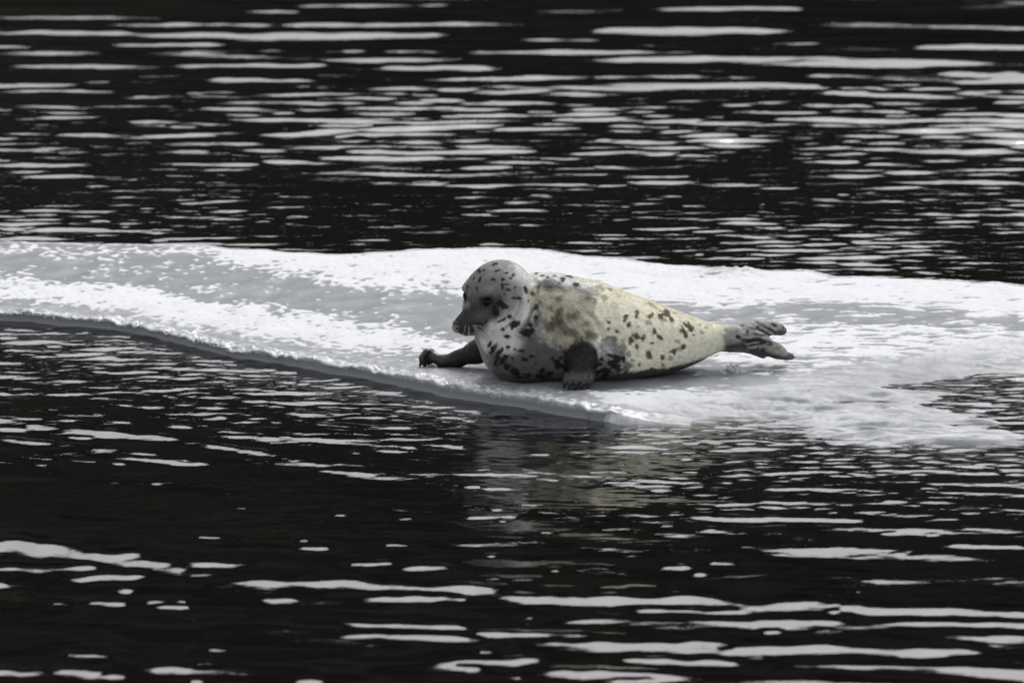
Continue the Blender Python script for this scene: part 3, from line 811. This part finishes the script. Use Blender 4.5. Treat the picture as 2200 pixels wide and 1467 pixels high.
# dark face
for px, py, r, c in ((1015, 680, .05, MID * .28), (1000, 665, .042, MID * .32), (1020, 650, .05, MID * .32), (1045, 665, .04, MID * .3), (1005, 640, .04, MID * .42), (1060, 640, .035, MID * .42), (1025, 620, .045, GREY * .55), (1050, 600, .05, GREY * .65), (1060, 570, .06, GREY * 1.0), (1030, 590, .05, GREY * .7), (1035, 680, .03, MID * .55)):
    lay(blob(at(px, py), r, .5, .2), c)
for px, py, r, c in ((1062, 622, .022, GREY * .75), (1050, 622, .014, GREY * .8), (1003, 655, .013, GREY), (1008, 630, .010, GREY), (998, 622, .012, GREY)):
    lay(blob(at(px, py), r, .6, .2) * .6, c)
for px, py, r in ((982, 698, .020), (992, 692, .017), (985, 706, .018), (1002, 706, .020), (1020, 704, .020), (1030, 700, .016), (990, 682, .014), (1000, 678, .010)):
    lay(blob(at(px, py), r, .4, .25) * .9, DARK * .6)
for e in EYE:
    lay(sstep(.034, .022, np.linalg.norm((SV - e) / np.array([1.15, 1.15, .9]), axis=1) + .003 * n3) * .85, DARK * .55)
# flippers
limbmask = np.zeros(len(SV))
for a, b, r in ((at_y(1243, 738, -.70), el, .052), (el, wr, .062), (wr, at_y(1243, 815, -.79), .068), (a0, a1, .065), (a1, a3, .06), (a3, a5, .05), (a5, at_y(912, 785, -.43), .05)):
    e = b - a; t = np.clip(((SV - a) @ e) / (e @ e + 1e-9), 0, 1)
    limbmask = np.maximum(limbmask, sstep(r, r * .85, np.linalg.norm(SV - a - t[:, None] * e, axis=1) + .004 * wob))
near_only = (SV[:, 1] < -.69) | (SV[:, 0] < .0)
lay(limbmask * near_only, DARK * .18)
lay(limbmask * near_only * sstep(-.2, 1.6, n3 + n2 * .4) * .06, MID)
lay(blob(at(1242, 806), (.05, .03, .008), .6, .5) * .10, GREY * .9)  # faint grey band painted for the lit top of the paw
hindm = sstep(.690, .722, SV[:, 0] + .030 * wob)
lay(hindm, np.array([.30, .29, .27]))
lay(hindm * sstep(.2, .9, n1 + .4 * n2) * .5, np.array([.17, .165, .150]))
for px, py in ((1684, 703), (1690, 710), (1680, 716), (1700, 762), (1690, 768), (1670, 768), (1650, 764)):
    lay(blob(at(px, py), .012, .4, .2) * hindm * .8, DARK)
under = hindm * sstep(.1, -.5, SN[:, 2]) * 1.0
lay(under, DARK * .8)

# individual spots (photograph positions: x, y, half width, half height in px, turn, tone)
SPOTS = [
 # head and neck, black
 (1029, 582, 3, 4, 20, 0), (1040, 581, 3, 2, 0, 0), (1030, 602, 3, 6, -20, 0), (1059, 600, 4, 3, 0, 0), (1079, 600, 4, 4, 0, 0), (1096, 598, 3, 3, 0, 0), (1101, 591, 3, 4, 20, 0), (1089, 587, 4, 2, 0, 0),
 (1063, 567, 7, 4, 20, 0), (1068, 582, 5, 2, 20, 0), (1079, 615, 3, 6, 0, 0), (1088, 611, 6, 2, 0, 0), (1091, 623, 4, 3, 0, 0), (1106, 617, 2, 3, 0, 0), (1128, 621, 3, 8, 15, 0), (1083, 632, 3, 2, 0, 0),
 (1100, 640, 6, 3, 0, 0), (1116, 641, 4, 3, 0, 0), (1135, 646, 3, 4, 0, 0), (1084, 658, 7, 7, 30, 0), (1064, 668, 6, 9, 25, 0), (1072, 652, 5, 5, 0, 0), (1093, 680, 5, 5, 30, 0), (1078, 688, 8, 3, 25, 0), (1066, 680, 2, 4, 0, 0),
 (1106, 696, 10, 7, 20, 0), (1100, 703, 4, 4, 0, 0), (1137, 698, 5, 9, 20, 0), (1130, 714, 9, 8, 25, 0), (1143, 710, 5, 6, 0, 0), (1090, 722, 7, 4, 0, 0), (1080, 707, 4, 3, 0, 0), (1150, 682, 4, 6, 0, 0), (1018, 600, 1.5, 4, 15, 0), (1024, 622, 1.5, 5, 10, 0),
 (1150, 660, 3, 6, 0, 0), (1045, 690, 5, 2, 25, 0), (1140, 630, 3, 5, 20, 0), (1156, 617, 5, 4, -20, 0), (1003, 615, 2, 4, 30, 0),
 # chest
 (1060, 748, 4, 16, -35, 0), (1072, 757, 4, 14, -38, 0), (1082, 772, 5, 14, -42, 0), (1066, 775, 3, 10, -35, 0), (1092, 746, 6, 4, 10, 0), (1104, 751, 4, 3, 0, 0), (1120, 752, 8, 4, 15, 0), (1127, 772, 6, 4, 0, 0), (1100, 768, 4, 3, 0, 0), (1052, 738, 3, 8, -30, 0),
 (1105, 797, 10, 8, 20, 0), (1090, 787, 6, 6, 0, 0), (1133, 805, 12, 4, 0, 0), (1165, 808, 16, 4, 0, 0), (1165, 796, 6, 7, 0, 0), (1195, 776, 7, 5, -20, 0), (1200, 786, 9, 6, -20, 0), (1212, 790, 6, 5, 0, 0), (1187, 770, 5, 4, 0, 0), (1205, 768, 6, 3, 0, 0), (1150, 780, 4, 3, 0, 0), (1140, 765, 4, 3, 0, 0), (1180, 800, 8, 5, 0, 0), (1120, 810, 14, 3, 0, 0),
 # saddle
 (1152, 588, 4, 2, -10, 0), (1165, 592, 4, 2, -20, 0), (1208, 603, 5, 5, -30, 0), (1222, 594, 8, 2, -15, 0), (1238, 613, 7, 5, -20, 0), (1175, 596, 3, 2, 0, 0), (1200, 609, 4, 2, 0, 0), (1190, 593, 3, 1.5, 0, 0),
 # patch behind the near flipper
 (1323, 775, 10, 14, -20, 0), (1312, 778, 7, 6, 0, 0), (1328, 787, 9, 8, 0, 0), (1309, 762, 5, 3, 0, 0), (1317, 753, 2, 2, 0, 0), (1289, 783, 5, 4, 0, 0), (1303, 803, 12, 6, 30, 0), (1296, 795, 7, 5, 0, 0), (1340, 770, 4, 8, 0, 0), (1282, 800, 8, 8, 0, 0), (1293, 770, 4, 4, 0, 0),
 # flank, brown
 (1307, 692, 4, 3, 0, 1), (1307, 706, 3, 4, 0, 1), (1325, 712, 4, 4, 0, 1), (1343, 683, 4, 9, -15, 1), (1350, 698, 4, 7, -10, 1), (1368, 674, 4, 9, -20, 1), (1398, 677, 5, 7, -25, 1), (1371, 701, 3, 4, 0, 2), (1393, 693, 7, 5, 0, 2), (1405, 713, 4, 6, -20, 1), (1416, 723, 6, 4, -30, 1),
 (1367, 723, 8, 4, -15, 1), (1380, 728, 4, 7, -25, 1), (1355, 733, 5, 8, -10, 1), (1368, 745, 4, 5, 0, 1), (1400, 737, 4, 3, 0, 1), (1394, 763, 6, 9, 15, 1), (1390, 768, 4, 5, 0, 2), (1422, 767, 5, 6, 25, 1), (1422, 781, 2, 5, 25, 1), (1373, 784, 3, 3, 0, 1),
 (1430, 672, 11, 8, 10, 1), (1425, 686, 6, 5, 0, 2), (1442, 686, 5, 4, -30, 1), (1418, 680, 5, 6, 0, 1), (1448, 672, 4, 4, 0, 2), (1478, 700, 9, 8, 0, 1), (1470, 710, 9, 9, 0, 1), (1484, 706, 6, 6, 0, 1), (1472, 720, 6, 5, 0, 1), (1490, 719, 3, 3, 0, 1), (1454, 733, 7, 5, 0, 3), (1462, 748, 8, 5, 20, 3), (1447, 755, 6, 5, 0, 1), (1468, 745, 5, 6, 0, 1),
 (1503, 697, 3, 3, 0, 2), (1508, 714, 4, 3, 0, 2), (1515, 703, 4, 3, 0, 2), (1400, 655, 10, 3, -25, 2), (1445, 662, 10, 3, -28, 2), (1300, 640, 8, 6, 0, 2), (1290, 618, 9, 5, -20, 2), (1310, 622, 8, 3, -20, 2), (1270, 650, 6, 8, 0, 2), (1350, 760, 6, 5, 0, 3), (1345, 785, 5, 5, 0, 3), (1440, 770, 5, 4, 0, 2), (1360, 775, 4, 3, 0, 2),
 # hind flippers
 (1594, 698, 4, 4, -20, 0), (1605, 713, 3, 4, 0, 0), (1586, 723, 4, 4, 20, 0), (1612, 732, 9, 4, 25, 0), (1628, 730, 7, 3, 25, 0), (1567, 734, 8, 4, 25, 3), (1622, 750, 9, 2, 25, 0), (1638, 753, 5, 3, 20, 0), (1627, 703, 4, 3, 0, 0), (1670, 748, 6, 4, 20, 3), (1560, 708, 4, 3, 0, 3), (1615, 742, 7, 2, 30, 0), (1640, 720, 8, 2, 0, 0), (1662, 698, 7, 3, -25, 0),
]
TONES = [BLACK, BROWN, np.array([.24, .19, .115]), np.array([.14, .135, .115])]
for px, py, rx, ry, rot, tn in SPOTS:
    c = hit(px, py)
    if c is None: continue
    r_ = math.radians(rot); ca, sa = math.cos(r_), math.sin(r_)
    q = SV - c
    vx = q @ RGT; vy = q @ UPV; vd = q @ FWD
    u = (vx * ca + vy * sa) * 640 / rx; v = (-vx * sa + vy * ca) * 640 / ry
    dd = np.sqrt(u * u + v * v + (vd / .05) ** 2)
    k = sstep(1.35, .85, dd + .22 * n2 + .30 * n3)
    lay(k * (.97 if tn in (0, 1) else .6), TONES[tn])
# the far side carries spots of the same kind
rng = np.random.default_rng(5)
far = np.where((SN @ FWD > .15) & (SV[:, 2] > .04) & (SV[:, 0] > -.16) & (SV[:, 0] < .7))[0]
for i in rng.choice(far, 70, replace=False):
    c = SV[i]; r = rng.uniform(.006, .016)
    k = sstep(1.3, .85, np.linalg.norm(SV - c, axis=1) / r + .25 * n2 + .3 * n3) * (SN @ FWD > 0)
    lay(k * .9, BLACK if c[0] < .1 else BROWN)
col = np.clip(col * (1 + .10 * n3 + .06 * n2)[:, None], .006, .9)

# materials
fm, fn_, fl, fo = new_mat("seal_coat")
p_ = fn_.new("ShaderNodeBsdfPrincipled"); a_ = fn_.new("ShaderNodeAttribute"); a_.attribute_name = "coat"
g_ = fn_.new("ShaderNodeAttribute"); g_.attribute_name = "bare"
mr_ = fn_.new("ShaderNodeMapRange"); mr_.inputs[3].default_value = .62; mr_.inputs[4].default_value = .30
fl.new(g_.outputs["Fac"], mr_.inputs[0]); fl.new(mr_.outputs[0], p_.inputs["Roughness"])
tc_ = fn_.new("ShaderNodeTexCoord"); no_ = fn_.new("ShaderNodeTexNoise"); no_.inputs["Scale"].default_value = 260; no_.inputs["Detail"].default_value = 3
bp_ = fn_.new("ShaderNodeBump"); bp_.inputs["Strength"].default_value = .5; bp_.inputs["Distance"].default_value = .002
fl.new(tc_.outputs["Object"], no_.inputs["Vector"]); fl.new(no_.outputs[0], bp_.inputs["Height"]); fl.new(bp_.outputs[0], p_.inputs["Normal"])
fl.new(a_.outputs["Color"], p_.inputs["Base Color"]); sp_ = fn_.new("ShaderNodeMapRange"); sp_.inputs[3].default_value = .10; sp_.inputs[4].default_value = .65
fl.new(g_.outputs["Fac"], sp_.inputs[0]); fl.new(sp_.outputs[0], p_.inputs["Specular IOR Level"])
fl.new(p_.outputs[0], fo.inputs[0])

seal = bpy.data.objects.new("seal", None); scene.collection.objects.link(seal)
tag(seal, "spotted young seal with cream and grey coat lying on the ice floe", "seal")
paw = np.maximum(sstep(-.74, -.765, SV[:, 1]) * sstep(.085, .055, SV[:, 2]), sstep(-.19, -.24, SV[:, 0]))
bare = np.clip(np.maximum(limbmask * near_only * (.25 + .65 * paw), .40 * hindm), 0, 1)
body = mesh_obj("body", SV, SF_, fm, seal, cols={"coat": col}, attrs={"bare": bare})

# fur: short lying hairs over the coat, longer and dry on the shoulder
def build_fur(count=150000):
    rng = np.random.default_rng(9)
    tri = np.concatenate([SF_[:, [0, 1, 2]], SF_[:, [0, 2, 3]]])
    A = SV[tri[:, 0]]; B = SV[tri[:, 1]]; C = SV[tri[:, 2]]
    area = np.linalg.norm(np.cross(B - A, C - A), axis=1)
    w = area * (1 - .80 * np.clip(bare * 3.5, 0, 1)[tri[:, 0]]) * (SV[tri[:, 0], 2] > .006) * (1 - .85 * sstep(-.74, -.765, A[:, 1]) * sstep(.085, .055, A[:, 2])) * (1 + 1.5 * tuft[tri[:, 0]]) * np.where(disp[tri[:, 0]] < -.0035, .05, 1)
    for e in EYE: w = w * (np.linalg.norm(A - e, axis=1) > .024)
    f = rng.choice(len(tri), count, p=w / w.sum())
    u, v = rng.random(count), rng.random(count); fl_ = u + v > 1; u[fl_], v[fl_] = 1 - u[fl_], 1 - v[fl_]
    T = tri[f]
    mixv = lambda D: D[T[:, 0]] * (1 - u - v)[:, None] + D[T[:, 1]] * u[:, None] + D[T[:, 2]] * v[:, None]
    P, N_, K = mixv(SV), mixv(SN), mixv(col)
    tf = mixv(tuft[:, None])[:, 0]
    nose = hp(.17, 0, -.07)
    flow_h = P - nose; flow_h /= np.linalg.norm(flow_h, axis=1, keepdims=True)
    hw = sstep(.20, .02, P[:, 0])[:, None]
    flow = hw * (flow_h + np.array([0, 0, -.25])) + (1 - hw) * np.array([.92, .30, -.35])
    flow = flow * (1 - .7 * tf[:, None]) + .7 * tf[:, None] * np.array([.55, -.1, -.85])
    flow = flow + .22 * rng.standard_normal(flow.shape)
    tang = flow - N_ * (flow * N_).sum(1, keepdims=True); tang /= np.linalg.norm(tang, axis=1, keepdims=True) + 1e-9
    clump = noise3(P, .012, 21)[:, None] * .35
    tang2 = tang + clump * np.cross(N_, tang) * tf[:, None]
    D = tang2 * .93 + N_ * (.22 + .22 * tf[:, None])
    L = (.006 + .004 * rng.random(count)) * (1 + 1.9 * tf) * np.where(P[:, 0] < -.02, .75, 1.0)
    side = np.cross(D, N_ + .5 * rng.standard_normal(N_.shape)); side /= np.linalg.norm(side, axis=1, keepdims=True) + 1e-9
    wd = (.00055 + .0003 * tf)[:, None]
    base = P - N_ * .0006
    V = np.stack([base - side * wd, base + side * wd, P + D * L[:, None]], 1).reshape(-1, 3)
    Fq = np.arange(count * 3).reshape(-1, 3)
    K = K * (1 + .22 * rng.standard_normal((count, 1)))
    K = np.clip(K + tf[:, None] * (rng.random((count, 1)) < .3) * np.array([.20, .18, .12]), .006, .85)
    o = mesh_obj("fur", V, Fq, fm, seal, cols={"coat": np.repeat(K, 3, 0)}, smooth=False, attrs={"bare": np.zeros(count * 3)})
    tag(o, kind="stuff")
build_fur()

# eyes
em = principled("eye_black", (.003, .003, .004), .12, .15)
def sphere(name, c, r, mat, parent, scale=(1, 1, 1), R=None, seg=28, rings=16):
    V, Fc = [], []
    for i in range(rings + 1):
        th = math.pi * i / rings
        for j in range(seg):
            ph = 2 * math.pi * j / seg
            q = np.array([math.sin(th) * math.cos(ph), math.sin(th) * math.sin(ph), math.cos(th)]) * r * np.array(scale)
            if R is not None: q = q @ np.asarray(R)
            V.append(q + c)
    for i in range(rings):
        for j in range(seg):
            a = i * seg + j; b = i * seg + (j + 1) % seg
            Fc.append((a, b, b + seg, a + seg))
    return mesh_obj(name, np.array(V), np.array(Fc), mat, parent)
for e in EYE:
    sphere("eye", e, .0195, em, seal)

# claws
cm_ = principled("claw_horn", (.006, .006, .006), .35, .25)
def tube(name, pts, radii, mat, parent, seg=6):
    pts = np.array(pts, float); V = []
    for i, p in enumerate(pts):
        t = unit(pts[min(i + 1, len(pts) - 1)] - pts[max(i - 1, 0)])
        a = unit(np.cross(t, (0.3, 1, 0.2))); b = np.cross(t, a)
        for j in range(seg):
            ph = 2 * math.pi * j / seg
            V.append(p + (a * math.cos(ph) + b * math.sin(ph)) * radii[i])
    Fc = [(i * seg + j, i * seg + (j + 1) % seg, (i + 1) * seg + (j + 1) % seg, (i + 1) * seg + j) for i in range(len(pts) - 1) for j in range(seg)]
    Fc += [tuple(range(seg))[::-1], tuple(range((len(pts) - 1) * seg, len(pts) * seg))]
    return mesh_obj(name, V, Fc, mat, parent)
for b, t in NEAR_CLAW + FAR_CLAW:
    t = t.copy(); t[2] = max(t[2], .001)
    m_ = (b + t) / 2 + np.array([-.002, -.003, .002])
    tube("claw", [b + (b - t) * .3, m_, t], [.0052, .0042, .0007], cm_, seal)

# whiskers
wm_ = principled("whisker_hair", (.62, .60, .50), .4, .5)
rng = np.random.default_rng(12)
def whisker(root, mid_, tip, r=.00044):
    pts = [(1 - t) ** 2 * root + 2 * t * (1 - t) * mid_ + t * t * tip for t in np.linspace(0, 1, 9)]
    tube("whisker", pts, [r * (1 - .8 * t) for t in np.linspace(0, 1, 9)], wm_, seal, 4)
for i in range(6):                       # near side of the muzzle
    px, py = rng.uniform(1000, 1032), rng.uniform(694, 704)
    h = hit(px, py)
    if h is None: continue
    f = (px - 996) / 34
    tx = px + (-6 + 62 * f ** 2.2) + rng.uniform(-5, 5); ty = py + 50 - 8 * f + rng.uniform(-8, 10)
    y = h[1] - rng.uniform(.02, .05)
    whisker(h, at_y((px * .55 + tx * .45) + 4 * f, (py * .6 + ty * .4) - 3, h[1] - .03), at_y(tx, ty, y))
for tx, ty in ((1078, 732), (1066, 752), (1046, 756), (1062, 712), (1030, 750)):
    h = hit(1018, 698)
    whisker(h, at_y((1018 + tx) / 2 + 4, (698 + ty) / 2 - 5, h[1] - .03), at_y(tx, ty, h[1] - .03))
for tx, ty in ((940, 708), (944, 716), (946, 725), (950, 733), (957, 729), (963, 731), (970, 738), (976, 733), (979, 728), (952, 690), (966, 684), (986, 722), (992, 726)):
    rx, ry = rng.uniform(976, 990), rng.uniform(697, 706)
    h = hit(rx, ry)
    if h is None: continue
    whisker(h, at_y((rx + tx) / 2 - 3, (ry + ty) / 2 - 6, h[1] + .01), at_y(tx, ty, h[1] + .03))
for (rx, ry), (tx, ty) in (((999, 617), (995, 600)), ((1004, 612), (1006, 598)), ((1000, 616), (990, 612)), ((1056, 620), (1061, 608))):
    h = hit(rx, ry)
    if h is not None: whisker(h, at_y((rx + tx) / 2, (ry + ty) / 2, h[1] - .01), at_y(tx, ty, h[1] - .015), .0004)
